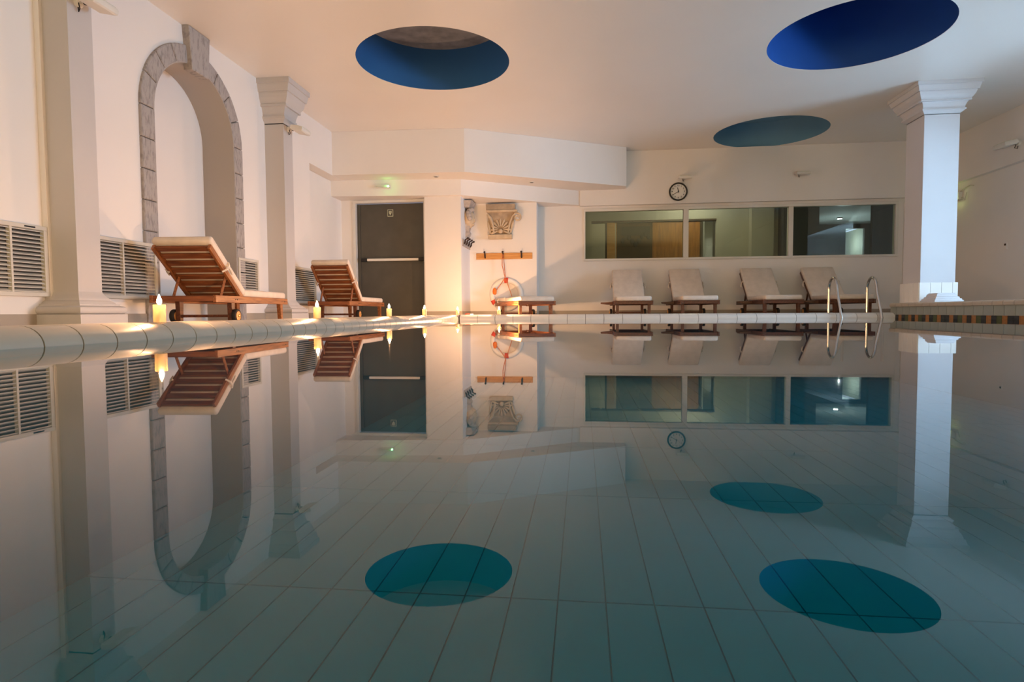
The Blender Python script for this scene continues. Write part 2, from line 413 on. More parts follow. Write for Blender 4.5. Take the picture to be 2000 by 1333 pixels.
# ------------------------------------------------------------------ floor: deck pieces and platform
fl = MB().box((XL-0.5, -6.2, -1.3), (POOL_X0-0.255, YW+0.1, DECK)).box((POOL_X0-0.255, POOL_Y1+0.255, -1.3), (XR+0.2, YW+0.1, DECK)).box((POOL_X0-0.255, -6.2, -1.3), (XR+0.2, POOL_Y0-0.01, DECK))
struct('floor', fl, M['floor'], 'beige tiled deck around the pool', 'floor')
PLX = POOL_X1
struct('floor_platform', MB().box((PLX+0.02, POOL_Y0, -1.3), (XR+0.2, 10.45, 0.215)), M['coping'], 'raised tiled platform carrying the white pillar', 'platform')
# skirting
struct('baseboard_left', MB().box((XL-0.01, -6, DECK), (XL+0.012, 5.92, 0.135)).box((XL-0.01, 7.81, DECK), (XL+0.012, 9.92, 0.135)), M['skirting'], 'taupe tile skirting along the left wall', 'skirting')
struct('baseboard_back', MB().box((-0.945, YW-0.012, DECK), (DX0-0.02, YW+0.01, 0.15)).box((-2.36, 12.538, DECK), (-0.945, 12.56, 0.15)).box((-3.08, 11.618, DECK), (-2.36, 11.64, 0.15)).box((-2.37, 11.63, DECK), (-2.348, 12.55, 0.15)), M['skirting'], 'taupe tile skirting along the far walls', 'skirting')

# ------------------------------------------------------------------ pool basin, floor tiles, water
pb = thing('pool_basin', 'tiled pool basin under the still water', 'pool', (1.4, 3.4, POOL_Z), kind='structure')
mbp = MB()
mbp.box((POOL_X0-0.25, POOL_Y0-0.2, POOL_Z-0.25), (POOL_X1+0.2, POOL_Y1+0.25, POOL_Z-0.012))
mbp.obj('grout_bed', M['pool_grout'], pb, True)
box('basin_wall', (POOL_X0-0.25, POOL_Y0-0.2, POOL_Z-0.1), (POOL_X0+0.02, POOL_Y1+0.2, -0.03), M['pool_tile'], pb, True)
box('basin_wall', (POOL_X1+0.001, POOL_Y0-0.2, POOL_Z-0.1), (POOL_X1+0.2, POOL_Y1+0.2, -0.001), M['pool_tile'], pb, True)
box('basin_wall', (POOL_X0, POOL_Y1-0.02, POOL_Z-0.1), (POOL_X1, POOL_Y1+0.2, -0.03), M['pool_tile'], pb, True)
box('basin_wall', (POOL_X0, POOL_Y0-0.2, POOL_Z-0.1), (POOL_X1, POOL_Y0+0.02, 0.0), M['pool_tile'], pb, True)
TW, TL = 0.185, 1.35
tm = MB().box((0.003, 0.004, -0.02), (TW-0.003, TL-0.004, 0.0)).mesh('tile', M['pool_tile'])
cells = []
nx = int((POOL_X1-POOL_X0)/TW); ny = int((POOL_Y1-POOL_Y0)/TL)
for i in range(nx):
    for j in range(ny):
        x = POOL_X0+0.02+i*TW; y = POOL_Y0+0.02+j*TL+0.38
        v = Vector((x+TW/2, y+TL/2, POOL_Z-CAMZ)); w = v.dot(FW)
        inv = w > 0.2 and abs(v.dot(RT)/w) < 0.95 and abs(v.dot(UP)/w) < 0.70
        cells.append((0 if inv else 1, v.length, x, y))
cells.sort()
rest = MB()
for k, (inv, d, x, y) in enumerate(cells):
    if k < 290:
        o = link('tile', tm, pb); o.location = Vector((x, y, POOL_Z))-Vector(pb.location)
    else:
        rest.box((x+0.003, y+0.004, POOL_Z-0.02), (x+TW-0.003, min(y+TL-0.004, POOL_Y1), POOL_Z))
tag(rest.obj('far_tiles', M['pool_tile'], pb, True), kind='stuff')
wt = MB().add([(POOL_X0-0.10, POOL_Y0, 0), (POOL_X1+0.004, POOL_Y0, 0), (POOL_X1+0.004, POOL_Y1+0.10, 0), (POOL_X0-0.10, POOL_Y1+0.10, 0)], [(0,1,2,3)])
tag(wt.obj('water', M['water'], recalc=False), 'still mirror-like teal pool water', 'water', kind='stuff')

# ------------------------------------------------------------------ coping: bullnose tiles
def bull_mesh(w, mat, g=0.0035, top=0.085, wx=0.11, depth=0.25):
    prof = []                                   # (distance back from the water line, z)
    prof.append((0.02, -0.10))
    for i in range(10):
        a = math.radians(-25 + 115*i/9)
        prof.append((wx*(1-math.cos(a)) if a > 0 else wx*0.5*(1-math.cos(a)), top*math.sin(a) if a > 0 else 0.09*math.sin(a)))
    prof += [(depth, top), (depth, -0.10)]
    rings = [[(-u, y, z) for u, z in prof] for y in (g, w-g)]
    return MB().loft(rings).mesh('tile', mat, smooth=True)
LW = 0.1915
ce = thing('pool_coping', 'rounded glazed tile edge along the left side of the pool', 'pool edge', (POOL_X0, 3, 0), kind='structure')
bm_l = bull_mesh(LW, M['coping'])
k0 = -3.5; n = 0
y = 2.365 - LW*30
while y < POOL_Y1+0.2:
    o = link('tile', bm_l, ce); o.location = Vector((POOL_X0, y, 0))-Vector(ce.location); y += LW
MB().loft([[(POOL_X0-u, yy, z) for u, z in [(0.03,-0.1),(0.006,0.0),(0.02,0.045),(0.06,0.074),(0.11,0.081),(0.247,0.081),(0.247,-0.1)]] for yy in (2.365-LW*30, POOL_Y1+0.26)]).obj('grout_core', M['grout'], ce, True)
ce2 = thing('pool_coping', 'rounded white tile edge along the far end of the pool', 'pool edge', (1.4, POOL_Y1, 0), kind='structure')
FWT = 0.312
bm_f = bull_mesh(FWT, M['coping_white'])
x = POOL_X0+0.02
while x < POOL_X1-0.02:
    o = link('tile', bm_f, ce2); o.rotation_euler = (0, 0, -math.pi/2)
    o.location = Vector((x, POOL_Y1, 0))-Vector(ce2.location); x += FWT
    o.rotation_euler = (0, 0, -math.pi/2)
MB().loft([[(xx, POOL_Y1+u, z) for u, z in [(0.03,-0.1),(0.006,0.0),(0.02,0.045),(0.06,0.074),(0.11,0.081),(0.247,0.081),(0.247,-0.1)]] for xx in (POOL_X0, POOL_X1)]).obj('grout_core', M['grout'], ce2, True)

# right ledge: coping tiles, grey tiles, mosaic strip
le = thing('pool_ledge', 'raised pool edge with grey tiles and a mosaic waterline strip below the pillar', 'pool edge', (PLX, 7, 0), kind='structure')
box('grout_core', (PLX+0.006, POOL_Y0, -0.2), (PLX+0.03, 10.45, 0.20), M['skirting'], le, True)
cm = MB().loft([[(-u, y, z) for u, z in [(0.012,0.172),(0.022,0.182),(0.024,0.215),(0.012,0.232),(-0.02,0.238),(-0.24,0.238),(-0.24,0.172)]] for y in (0.003, 0.187)]).mesh('tile', M['coping'])
gm = MB().box((-0.004, 0.003, 0.052), (0.01, 0.187, 0.171)).mesh('tile', M['grey_tile'])
y = 10.45-0.19
while y > 1.0:
    for me in (cm, gm):
        o = link('tile', me, le); o.location = (0, y-7, 0)
    y -= 0.19
mm = {k: MB().box((-0.002, 0.002, -0.06), (0.01, 0.093, 0.050)).mesh('mosaic_tile', M['mosaic_'+k]) for k in 'abc'}
y = 10.3; k = 0
seq = 'babcabacbabcab'
while y > 3.0:
    o = link('mosaic_tile', mm[seq[k % len(seq)]], le); o.location = (0, y-7-0.095, 0); y -= 0.095; k += 1

# ------------------------------------------------------------------ columns
def capital_profile(z0, z1, full):
    P = [(0, 0), (0.0, 0.02), (0.20, 0.10), (0.27, 0.12), (0.27, 0.17), (0.20, 0.175), (0.22, 0.24), (0.30, 0.34), (0.36, 0.385), (0.50, 0.39), (0.50, 0.44), (0.46, 0.445),
         (0.56, 0.50), (0.66, 0.58), (0.72, 0.66), (0.73, 0.70), (0.82, 0.705), (0.84, 0.76), (0.90, 0.84), (0.92, 0.88), (1.0, 0.885), (1.0, 1.0)]
    return [(o*full, z0+t*(z1-z0)) for o, t in P]
def base_profile(z0, off):
    P = [(off, z0), (off, z0+0.10), (off*0.9, z0+0.102)]
    for i in range(9):
        a = math.radians(-80+160*i/8); P.append((off*0.78+off*0.22*math.cos(a), z0+0.137+0.035*math.sin(a)))
    P += [(off*0.72, z0+0.175), (off*0.70, z0+0.19), (off*0.55, z0+0.192), (off*0.50, z0+0.205), (off*0.30, z0+0.225), (off*0.28, z0+0.240), (off*0.10, z0+0.27), (0.0, z0+0.30)]
    return P
def pilaster(label, y0, y1, cap_z, strip=True):
    x0, x1 = XL, -4.35
    t = thing('pilaster', label, 'column', (x1, (y0+y1)/2, DECK), group='grey pilasters along the left wall')
    MB().rect(x0, x1, y0, y1, [(0, DECK+0.29), (0, cap_z+0.02)]).obj('shaft', M['column'], t, True)
    MB().rect(x0, x1, y0, y1, base_profile(DECK, 0.135), back=False).obj('base', M['column'], t, True, smooth=True)
    MB().rect(x0, x1, y0, y1, capital_profile(cap_z, H-0.001, 0.20), back=False).obj('capital', M['column'], t, True)
    if strip: box('backing_strip', (XL, y0-0.03, DECK), (XL+0.05, y1+0.03, H-0.01), M['wall'], t, True)
    return t
pilaster('grey pilaster nearest the viewer, between two louvred vents', 4.75, 5.01, 2.90)
pilaster('grey pilaster with moulded capital, right of the stone arch', 8.47, 8.74, 2.90, False)
px0, px1, py0, py1 = 5.12, 5.62, 9.85, 10.35
t = thing('pillar', 'square white pillar with tiled foot on the raised ledge', 'column', (5.37, 10.1, 0.238))
MB().rect(px0, px1, py0, py1, [(0, 0.50), (0, 3.08)]).obj('shaft', M['column_white'], t, True, bevel=0.006)
MB().rect(px0, px1, py0, py1, capital_profile(3.06, H-0.001, 0.20)).obj('capital', M['column_white'], t, True)
MB().rect(px0, px1, py0, py1, [(0.018, 0.236), (0.018, 0.536)]).obj('foot_core', M['skirting'], t, True)
tw = (px1-px0+0.04)/3.45
xs = [px0-0.02+tw*i for i in range(4)]+[px1+0.02]
for i in range(4):
    if i < 3 or True:
        box('tile', (xs[i]+0.002, py0-0.03, 0.239), (xs[i+1]-0.002, py0-0.017, 0.54), M['white_tile'], t, True, bevel=0.002)
    box('tile', (px0-0.03, py0-0.02+i*0.135+0.002, 0.239), (px0-0.017, py0-0.02+(i+1)*0.135-0.002, 0.54), M['white_tile'], t, True, bevel=0.002)
    box('tile', (px1+0.017, py0-0.02+i*0.135+0.002, 0.239), (px1+0.03, py0-0.02+(i+1)*0.135-0.002, 0.54), M['white_tile'], t, True, bevel=0.002)
# loose moulded block in front of the pillar
P = [(0.075, 0.239), (0.075, 0.262), (0.062, 0.266), (0.058, 0.285), (0.042, 0.289), (0.036, 0.312), (0.02, 0.318), (0.012, 0.352), (0, 0.356), (0, 0.368)]
o = MB().rect(5.14, 5.38, 9.42, 9.66, P).obj('moulded_block', M['column_white'], smooth=True)
tag(o, 'small white stepped moulding block on the ledge before the pillar', 'block')

# ------------------------------------------------------------------ stone arch on the left wall
ar = thing('stone_arch', 'grey chiselled stone arch framing the niche in the left wall', 'arch', (XL, AY, DECK))
g = 0.005
PX = XL+0.035
def stone_poly(pts, x1=PX, name='stone'):
    """pts: list of (y, z) -> prism with a slightly smaller front"""
    cy = sum(p[0] for p in pts)/len(pts); cz = sum(p[1] for p in pts)/len(pts)
    def ins(p, d):
        v = Vector((p[0]-cy, p[1]-cz)); l = v.length
        v = v*((l-d)/l); return (cy+v.x, cz+v.y)
    r0 = [(XL-0.02, a, b) for a, b in pts]; r1 = [(x1-0.008, a, b) for a, b in pts]; r2 = [(x1, *ins(p, 0.012)) for p in pts]
    return MB().loft([r0, r1, r2]).obj(name, M['stone'], ar, True)
zb = [DECK, 0.36, 0.69, 1.02, 1.35, 1.68, 2.01, AZ]
for side in (-1, 1):
    for i in range(7):
        a, b = AY+side*(AR_I+0.006), AY+side*AR_O
        stone_poly([(a, zb[i]+g), (b, zb[i]+g), (b, zb[i+1]-g), (a, zb[i+1]-g)])
    angs = [90, 67, 47, 27.5, 10.5]
    for i in range(4):
        a0, a1 = math.radians(angs[i]-0.35), math.radians(angs[i+1]+0.35)
        pts = []
        for k in range(5):
            a = a0+(a1-a0)*k/4; pts.append((AY+side*AR_O*math.sin(a), AZ+AR_O*math.cos(a)))
        for k in range(5):
            a = a1+(a0-a1)*k/4; pts.append((AY+side*(AR_I+0.006)*math.sin(a), AZ+(AR_I+0.006)*math.cos(a)))
        stone_poly(pts)
stone_poly([(AY-0.155, AZ+AR_I-0.09), (AY+0.155, AZ+AR_I-0.09), (AY+0.20, H-0.004), (AY-0.20, H-0.004)], XL+0.09, 'keystone')
li, lo = arch_loop(AR_I, DECK), arch_loop(AR_I+0.018, DECK)
n = len(li); mbr = MB()
vs = [(XL-0.41, a, b) for a, b in li]+[(XL+0.028, a, b) for a, b in li]+[(XL+0.028, a, b) for a, b in lo]+[(XL-0.41, a, b) for a, b in lo]
fs = []
for i in range(n-1):
    for q in range(4):
        p, r = q*n, ((q+1) % 4)*n
        fs.append((p+i, p+i+1, r+i+1, r+i))
mbr.add(vs, fs); mbr.obj('reveal', M['reveal'], ar, True, smooth=True)
box('joint_bed', (XL-0.01, AY-AR_O+0.01, DECK), (XL+0.012, AY-AR_I-0.02, AZ), M['grout'], ar, True)
box('joint_bed', (XL-0.01, AY+AR_I+0.02, DECK), (XL+0.012, AY+AR_O-0.01, AZ), M['grout'], ar, True)
mbj = MB()
a = [(AY-(AR_I+0.02)*math.cos(math.pi*i/28), AZ+(AR_I+0.02)*math.sin(math.pi*i/28)) for i in range(29)]
b = [(AY-(AR_O-0.01)*math.cos(math.pi*i/28), AZ+(AR_O-0.01)*math.sin(math.pi*i/28)) for i in range(29)]
vs = []
for d in (XL-0.01, XL+0.012):
    vs += [(d, *p) for p in a]+[(d, *p) for p in b]
fs = []
for i in range(28):
    fs += [(i, i+1, 29+i+1, 29+i), (58+i, 58+i+1, 87+i+1, 87+i), (i, i+1, 58+i+1, 58+i), (29+i, 29+i+1, 87+i+1, 87+i)]
mbj.add(vs, fs).obj('joint_bed', M['grout'], ar, True)

# ------------------------------------------------------------------ louvred vents on the left wall
def vent(label, y0, y1, div, sticker=False):
    z0, z1 = 0.285, 0.885
    t = thing('vent_grille', label, 'vent', (XL, (y0+y1)/2, z0), group='louvred wall vents')
    box('cavity', (XL-0.01, y0+0.02, z0+0.02), (XL+0.012, y1-0.02, z1-0.02), M['grille_dark'], t, True)
    X1 = XL+0.05
    f = 0.035
    box('frame_top', (XL, y0, z1-f), (X1, y1, z1), M['grille'], t, True, bevel=0.003)
    box('frame_bottom', (XL, y0, z0), (X1, y1, z0+f), M['grille'], t, True, bevel=0.003)
    box('frame_side', (XL, y0, z0+f), (X1, y0+f, z1-f), M['grille'], t, True, bevel=0.003)
    box('frame_side', (XL, y1-f, z0+f), (X1, y1, z1-f), M['grille'], t, True, bevel=0.003)
    for d in div: box('divider', (XL+0.012, d-0.009, z0+f), (X1-0.002, d+0.009, z1-f), M['grille'], t, True)
    ns = 16; sm = None
    for i in range(ns):
        z = z0+f+0.012+(z1-z0-2*f-0.018)*i/(ns-1)
        if sm is None:
            sm = MB().add([(0.012, 0, 0.012), (0.042, 0, -0.004), (0.042, 0, -0.010), (0.012, 0, 0.005),
                           (0.012, y1-y0-2*f, 0.012), (0.042, y1-y0-2*f, -0.004), (0.042, y1-y0-2*f, -0.010), (0.012, y1-y0-2*f, 0.005)],
                          [(0,1,2,3), (7,6,5,4), (0,4,5,1), (1,5,6,2), (2,6,7,3), (3,7,4,0)]).mesh('slat', M['grille'])
        o = link('slat', sm, t); o.location = Vector((XL, y0+f, z))-Vector(t.location)
    if sticker:
        o = box('sticker', (X1, 4.50, z1-0.024), (X1+0.002, 4.60, z1-0.012), M['black'], t, True)
    return t
vent('louvred vent at the left picture edge, left of the nearest pilaster', 3.42, 4.715, [3.9, 4.38], True)
vent('louvred vent between the nearest pilaster and the stone arch', 5.06, 6.06, [5.58])
vent('small louvred vent right of the stone arch, behind the near lounger', 7.63, 8.13, [])
vent('louvred vent behind the lounger beside the exit door', 9.06, 10.0, [])

# ------------------------------------------------------------------ exit door
d = thing('door_1', 'dark grey exit door with a white push bar', 'door', ((door_x0+door_x1)/2, 11.86, DECK), kind='structure')
box('leaf', (door_x0+0.07, 11.88, DECK+0.005), (door_x1-0.005, 11.93, door_z-0.01), M['door_grey'], d, True, bevel=0.003)
box('fixed_leaf', (door_x0+0.005, 11.87, DECK+0.005), (door_x0+0.066, 11.93, door_z-0.01), M['door_grey'], d, True, bevel=0.003)
box('frame_top', (door_x0-0.05, 11.78, door_z), (door_x1+0.05, 11.95, door_z+0.05), M['white_metal'], d, True)
box('frame_side', (door_x0-0.05, 11.78, DECK), (door_x0, 11.95, door_z), M['white_metal'], d, True)
box('frame_side', (door_x1, 11.78, DECK), (door_x1+0.05, 11.95, door_z), M['white_metal'], d, True)
pbz = 1.20
pbar = box('push_bar', (-4.34, 11.80, pbz-0.025), (-3.27, 11.83, pbz+0.025), M['white_metal'], d, True, bevel=0.006)
for xa, xb in ((-4.46, -4.34), (-3.27, -3.16)):
    box('bar_bracket', (xa, 11.79, pbz-0.035), (xb, 11.88, pbz+0.035), M['black'], d, True, bevel=0.008)
# small pictogram plate
sx, sz = -3.86, 2.145
pl = box('pictogram_plate', (sx-0.06, 11.872, sz-0.07), (sx+0.06, 11.8795, sz+0.07), M['green_sign'], d, True, bevel=0.003)
q = box('plate_field', (sx-0.049, 11.8695, sz-0.059), (sx+0.049, 11.8721, sz+0.059), M['door_grey'], d, True)
gl = MB()
gl.add([(sx-0.028, 11.8685, sz), (sx+0.028, 11.8685, sz), (sx, 11.8685, sz-0.046), (sx-0.028, 11.8696, sz), (sx+0.028, 11.8696, sz), (sx, 11.8696, sz-0.046)], [(0,1,2),(5,4,3),(0,3,4,1),(1,4,5,2),(2,5,3,0)])
for a0, a1 in ((-0.028, -0.012), (-0.007, 0.007), (0.012, 0.028)): gl.box((sx+a0, 11.8685, sz-0.004), (sx+a1, 11.8696, sz+0.042))
gl.obj('glyph', M['green_sign'], d, True)

# emergency light above the door
t = thing('emergency_light', 'slim white emergency light with green indicator above the exit door', 'light', (-3.82, 11.36, 2.56))
box('housing', (-3.99, 11.33, 2.545), (-3.70, 11.43, 2.595), M['white_metal'], t, True, bevel=0.006)
box('lens', (-3.96, 11.326, 2.552), (-3.76, 11.331, 2.575), M['grille'], t, True)
MB().ball((-3.715, 11.325, 2.56), 0.014).obj('indicator', M['green_led'], t, True, smooth=True)
gl = bpy.data.lights.new('indicator_glow', 'POINT'); gl.energy = 0.06; gl.color = (0.15, 1, 0.2); gl.shadow_soft_size = 0.012
go = bpy.data.objects.new('indicator_glow', gl); COL.objects.link(go); go.parent = t; go.location = (0.105, -0.07, 0.0)

# two recessed spots in the bulkhead soffit
for (x, y), lab in (((-2.75, 11.24), 'small unlit recessed spot in the soffit above the pier'), ((-1.0, 12.0), 'small unlit recessed spot in the soffit above the hook niche')):
    t = thing('recessed_spot', lab, 'light', (x, y, 2.705), group='recessed spots in the bulkhead')
    MB().lathe([(0.055, -0.012), (0.055, 0.0)], 20).obj('ring', M['white_metal'], t)
    MB().lathe([(0.035, -0.014), (0.035, -0.004)], 16).obj('lens', M['door_grey'], t)

# ------------------------------------------------------------------ far windows
wn = thing('window_1', 'long white-framed window band of three panes above the loungers', 'window', (3.2, YW, WZ0), kind='structure')
f = 0.06
box('frame_top', (WX0, YW-0.025, WZ1-f), (WX1, YW+0.10, WZ1), M['white_metal'], wn, True, bevel=0.004)
box('frame_bottom', (WX0, YW-0.025, WZ0), (WX1, YW+0.10, WZ0+0.045), M['white_metal'], wn, True, bevel=0.004)
for xa, xb in ((WX0, WX0+0.035), (2.12, 2.225), (4.24, 4.33), (6.31, WX1)):
    box('mullion', (xa, YW-0.025, WZ0+0.045), (xb, YW+0.10, WZ1-f), M['white_metal'], wn, True, bevel=0.004)
for xa, xb in ((WX0+0.035, 2.12), (2.225, 4.24), (4.33, 6.31)):
    box('pane', (xa, YW+0.03, WZ0+0.045), (xb, YW+0.036, WZ1-f), M['glass'], wn, True)
# white service door at the right end
d2 = thing('door_2', 'white door at the right end of the window wall beside the pillar', 'door', ((DX0+DX1)/2, YW, DECK), kind='structure')
box('leaf', (DX0+0.045, YW-0.01, DECK+0.005), (DX1-0.045, YW+0.04, DZ-0.045), M['white_metal'], d2, True, bevel=0.003)
box('frame_side', (DX0, YW-0.025, DECK), (DX0+0.04, YW+0.12, DZ), M['white_metal'], d2, True)
box('frame_side', (DX1-0.04, YW-0.025, DECK), (DX1, YW+0.12, DZ), M['white_metal'], d2, True)
box('frame_top', (DX0+0.04, YW-0.025, DZ-0.04), (DX1-0.04, YW+0.12, DZ), M['white_metal'], d2, True)
hd = box('handle_plate', (6.57, YW-0.025, 1.11), (6.605, YW-0.009, 1.26), M['black'], d2, True, bevel=0.004)
MB().tube([(6.588, YW-0.02, 1.215), (6.588, YW-0.065, 1.215), (6.66, YW-0.07, 1.215)], 0.011, 8).obj('handle', M['black'], d2, True, smooth=True)

# ------------------------------------------------------------------ room behind the windows
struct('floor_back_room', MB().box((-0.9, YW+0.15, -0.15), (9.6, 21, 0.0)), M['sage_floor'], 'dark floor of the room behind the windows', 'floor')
struct('ceiling_back_room', MB().box((-0.9, YW+0.15, 3.0), (9.6, 15.5, 3.1)).box((-0.9, 15.5, 3.0), (5.0, 17.2, 3.1)), M['sage'], 'ceiling of the room behind the windows', 'ceiling')
struct('wall_back_room_side', MB().box((-0.9, YW+0.15, 0), (-0.75, 17.2, 3.0)).box((9.4, YW+0.15, 0), (9.6, 15.5, 3.0)), M['sage'], 'side walls of the room behind the windows', 'wall')
mb = extrude([(-0.75, 0), (5.1, 0), (5.1, 3.0), (-0.75, 3.0)], [[(0.22, 0.01), (3.2, 0.01), (3.2, 2.34), (0.22, 2.34)]], lambda a, b, c: (a, c, b), 15.0, 15.12)
struct('wall_back_room', mb, M['sage'], 'sage wall with wide opening seen through the windows', 'wall')
struct('wall_back_room_rear', MB().box((-0.75, 17.0, 0), (5.1, 17.2, 3.0)), M['sage'], 'pale wall seen through the opening behind the windows', 'wall')
struct('wall_back_room_column', MB().box((3.95, 14.75, 0), (4.45, 15.01, 3.0)), M['sage'], 'flat pier on the sage wall behind the middle pane', 'wall')
struct('trim_4', MB().box((0.22, 14.99, 2.30), (3.2, 15.13, 2.345)), M['panel_dark'], 'dark lintel edge of the opening behind the windows', 'trim')
# sliding wooden screens in the opening
t = thing('sliding_screen', 'dark wooden screen with carved black relief behind the left pane', 'screen', (1.25, 15.06, 0))
box('post', (0.60, 15.0, 0.01), (0.80, 15.10, 2.30), M['pine'], t, True, bevel=0.004)
box('edge_strip', (0.56, 15.02, 0.01), (0.60, 15.10, 2.30), M['panel_dark'], t, True)
box('edge_strip', (0.82, 15.02, 0.01), (0.835, 15.10, 2.30), M['pine'], t, True)
box('panel', (0.835, 15.04, 0.01), (1.70, 15.08, 2.29), M['panel_dark'], t, True)
rl = MB().box((0.94, 15.028, 1.98), (1.64, 15.045, 2.20))
for i in range(9):
    a = i/8; rl.ball((0.98+0.62*a, 15.036, 1.86+0.10*math.sin(a*9)+0.05*(a > 0.6)), (0.05, 0.014, 0.07), 8, 5)
rl.obj('relief', M['relief_dark'], t, True)
t = thing('sliding_screen', 'orange wooden screen behind the left and middle panes', 'screen', (2.3, 15.06, 0))
box('panel', (1.70, 15.03, 0.01), (2.85, 15.09, 2.29), M['panel_wood'], t, True)
box('edge_strip', (2.82, 15.02, 0.01), (2.86, 15.10, 2.29), M['panel_dark'], t, True)
tag(box('door_post', (3.04, 15.6, 0.0), (3.24, 15.75, 2.4), M['cool_white']), 'pale post standing right of the orange screen', 'post')
# dark hall and lit corridor behind the right pane
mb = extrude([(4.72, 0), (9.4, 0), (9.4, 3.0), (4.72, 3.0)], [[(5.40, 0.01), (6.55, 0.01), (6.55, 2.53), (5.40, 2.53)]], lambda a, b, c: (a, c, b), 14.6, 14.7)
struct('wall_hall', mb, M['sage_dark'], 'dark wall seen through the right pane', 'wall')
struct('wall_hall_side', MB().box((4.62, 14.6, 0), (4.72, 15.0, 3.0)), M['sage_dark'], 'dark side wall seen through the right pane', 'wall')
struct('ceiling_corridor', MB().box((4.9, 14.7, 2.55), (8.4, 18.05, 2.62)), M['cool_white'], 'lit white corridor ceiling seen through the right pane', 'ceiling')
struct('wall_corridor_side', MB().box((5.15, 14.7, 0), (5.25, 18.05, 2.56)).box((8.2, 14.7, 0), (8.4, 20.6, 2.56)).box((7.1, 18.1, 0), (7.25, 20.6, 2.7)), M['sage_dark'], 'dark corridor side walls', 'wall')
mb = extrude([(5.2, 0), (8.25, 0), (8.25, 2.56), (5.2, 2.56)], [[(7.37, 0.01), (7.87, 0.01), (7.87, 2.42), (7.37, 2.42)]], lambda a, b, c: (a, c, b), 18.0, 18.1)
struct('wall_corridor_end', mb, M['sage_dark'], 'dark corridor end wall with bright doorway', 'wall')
struct('wall_lit_room', MB().box((7.1, 20.5, 0), (8.4, 20.7, 2.7)).box((7.1, 18.1, 2.65), (8.4, 20.7, 2.7)), M['cool_white'], 'bright white wall beyond the corridor doorway', 'wall')
t = thing('corridor_lamp', 'round ceiling lamp glowing in the corridor behind the right pane', 'lamp', (6.70, 16.75, 2.55))
MB().lathe([(0.07, -0.03), (0.07, 0.0)], 16).obj('ring', M['black'], t)
MB().lathe([(0.05, -0.036), (0.05, -0.028)], 16).obj('lens', M['lamp_on'], t)
def plight(name, loc, w, col, r=0.05):
    l = bpy.data.lights.new(name, 'POINT'); l.energy = w; l.color = col; l.shadow_soft_size = r
    o = bpy.data.objects.new(name, l); COL.objects.link(o); o.location = loc; return o
plight('corridor_lamp_light', (6.7, 16.6, 1.75), 2.6, (0.75, 0.9, 1.0), 0.0)
plight('lit_room_light', (7.75, 19.3, 2.1), 18.0, (0.75, 0.9, 1.0), 0.0)
plight('rear_room_light', (1.6, 16.1, 2.8), 5.0, (1.0, 0.88, 0.66), 0.1)
plight('back_room_light', (2.6, 14.2, 2.8), 6.0, (1.0, 0.90, 0.74), 0.1)

# ------------------------------------------------------------------ clock
t = thing('wall_clock', 'round black-rimmed wall clock above the far windows', 'clock', (1.99, YW-0.11, 2.62))
R90 = Matrix.Rotation(math.radians(90), 4, 'X')
MB().lathe([(0.155, 0.0), (0.19, 0.0), (0.19, 0.03), (0.18, 0.045), (0.165, 0.045), (0.158, 0.02)], 40, R90, cap=False).obj('rim', M['black'], t, smooth=True)
MB().lathe([(0.16, 0.0), (0.16, 0.018)], 40, R90).obj('dial', M['clockface'], t)
def hand(name, ang, ln, wd):
    d = Vector((math.sin(ang), 0, math.cos(ang))); nrm = Vector((math.cos(ang), 0, -math.sin(ang)))
    pts = [d*-0.02+nrm*wd, d*-0.02-nrm*wd, d*ln-nrm*wd*0.6, d*ln+nrm*wd*0.6]
    MB().loft([[p+Vector((0, -0.021, 0)) for p in pts], [p+Vector((0, -0.024, 0)) for p in pts]]).obj(name, M['black'], t)
hand('hour_hand', math.radians(-10), 0.085, 0.008)
hand('minute_hand', math.radians(240), 0.135, 0.006)
MB().lathe([(0.012, 0.018), (0.012, 0.027)], 12, R90).obj('hub', M['black'], t)
dg = bpy.context.evaluated_depsgraph_get()
for h in range(1, 13):
    cu = bpy.data.curves.new('numeral', 'FONT'); cu.body = str(h); cu.size = 0.046; cu.align_x = 'CENTER'; cu.align_y = 'CENTER'; cu.extrude = 0.0008; cu.offset = 0.0008
    to = bpy.data.objects.new('numeral_text', cu); COL.objects.link(to)
    dg = bpy.context.evaluated_depsgraph_get()
    me = bpy.data.meshes.new_from_object(to.evaluated_get(dg))
    bpy.data.objects.remove(to)
    me.name = 'numeral'; me.materials.clear(); me.materials.append(M['black'])
    o = link('numeral', me, t); a = math.radians(30*h)
    o.location = (0.125*math.sin(a), -0.0195, 0.125*math.cos(a)); o.rotation_euler = (math.radians(90), 0, 0)

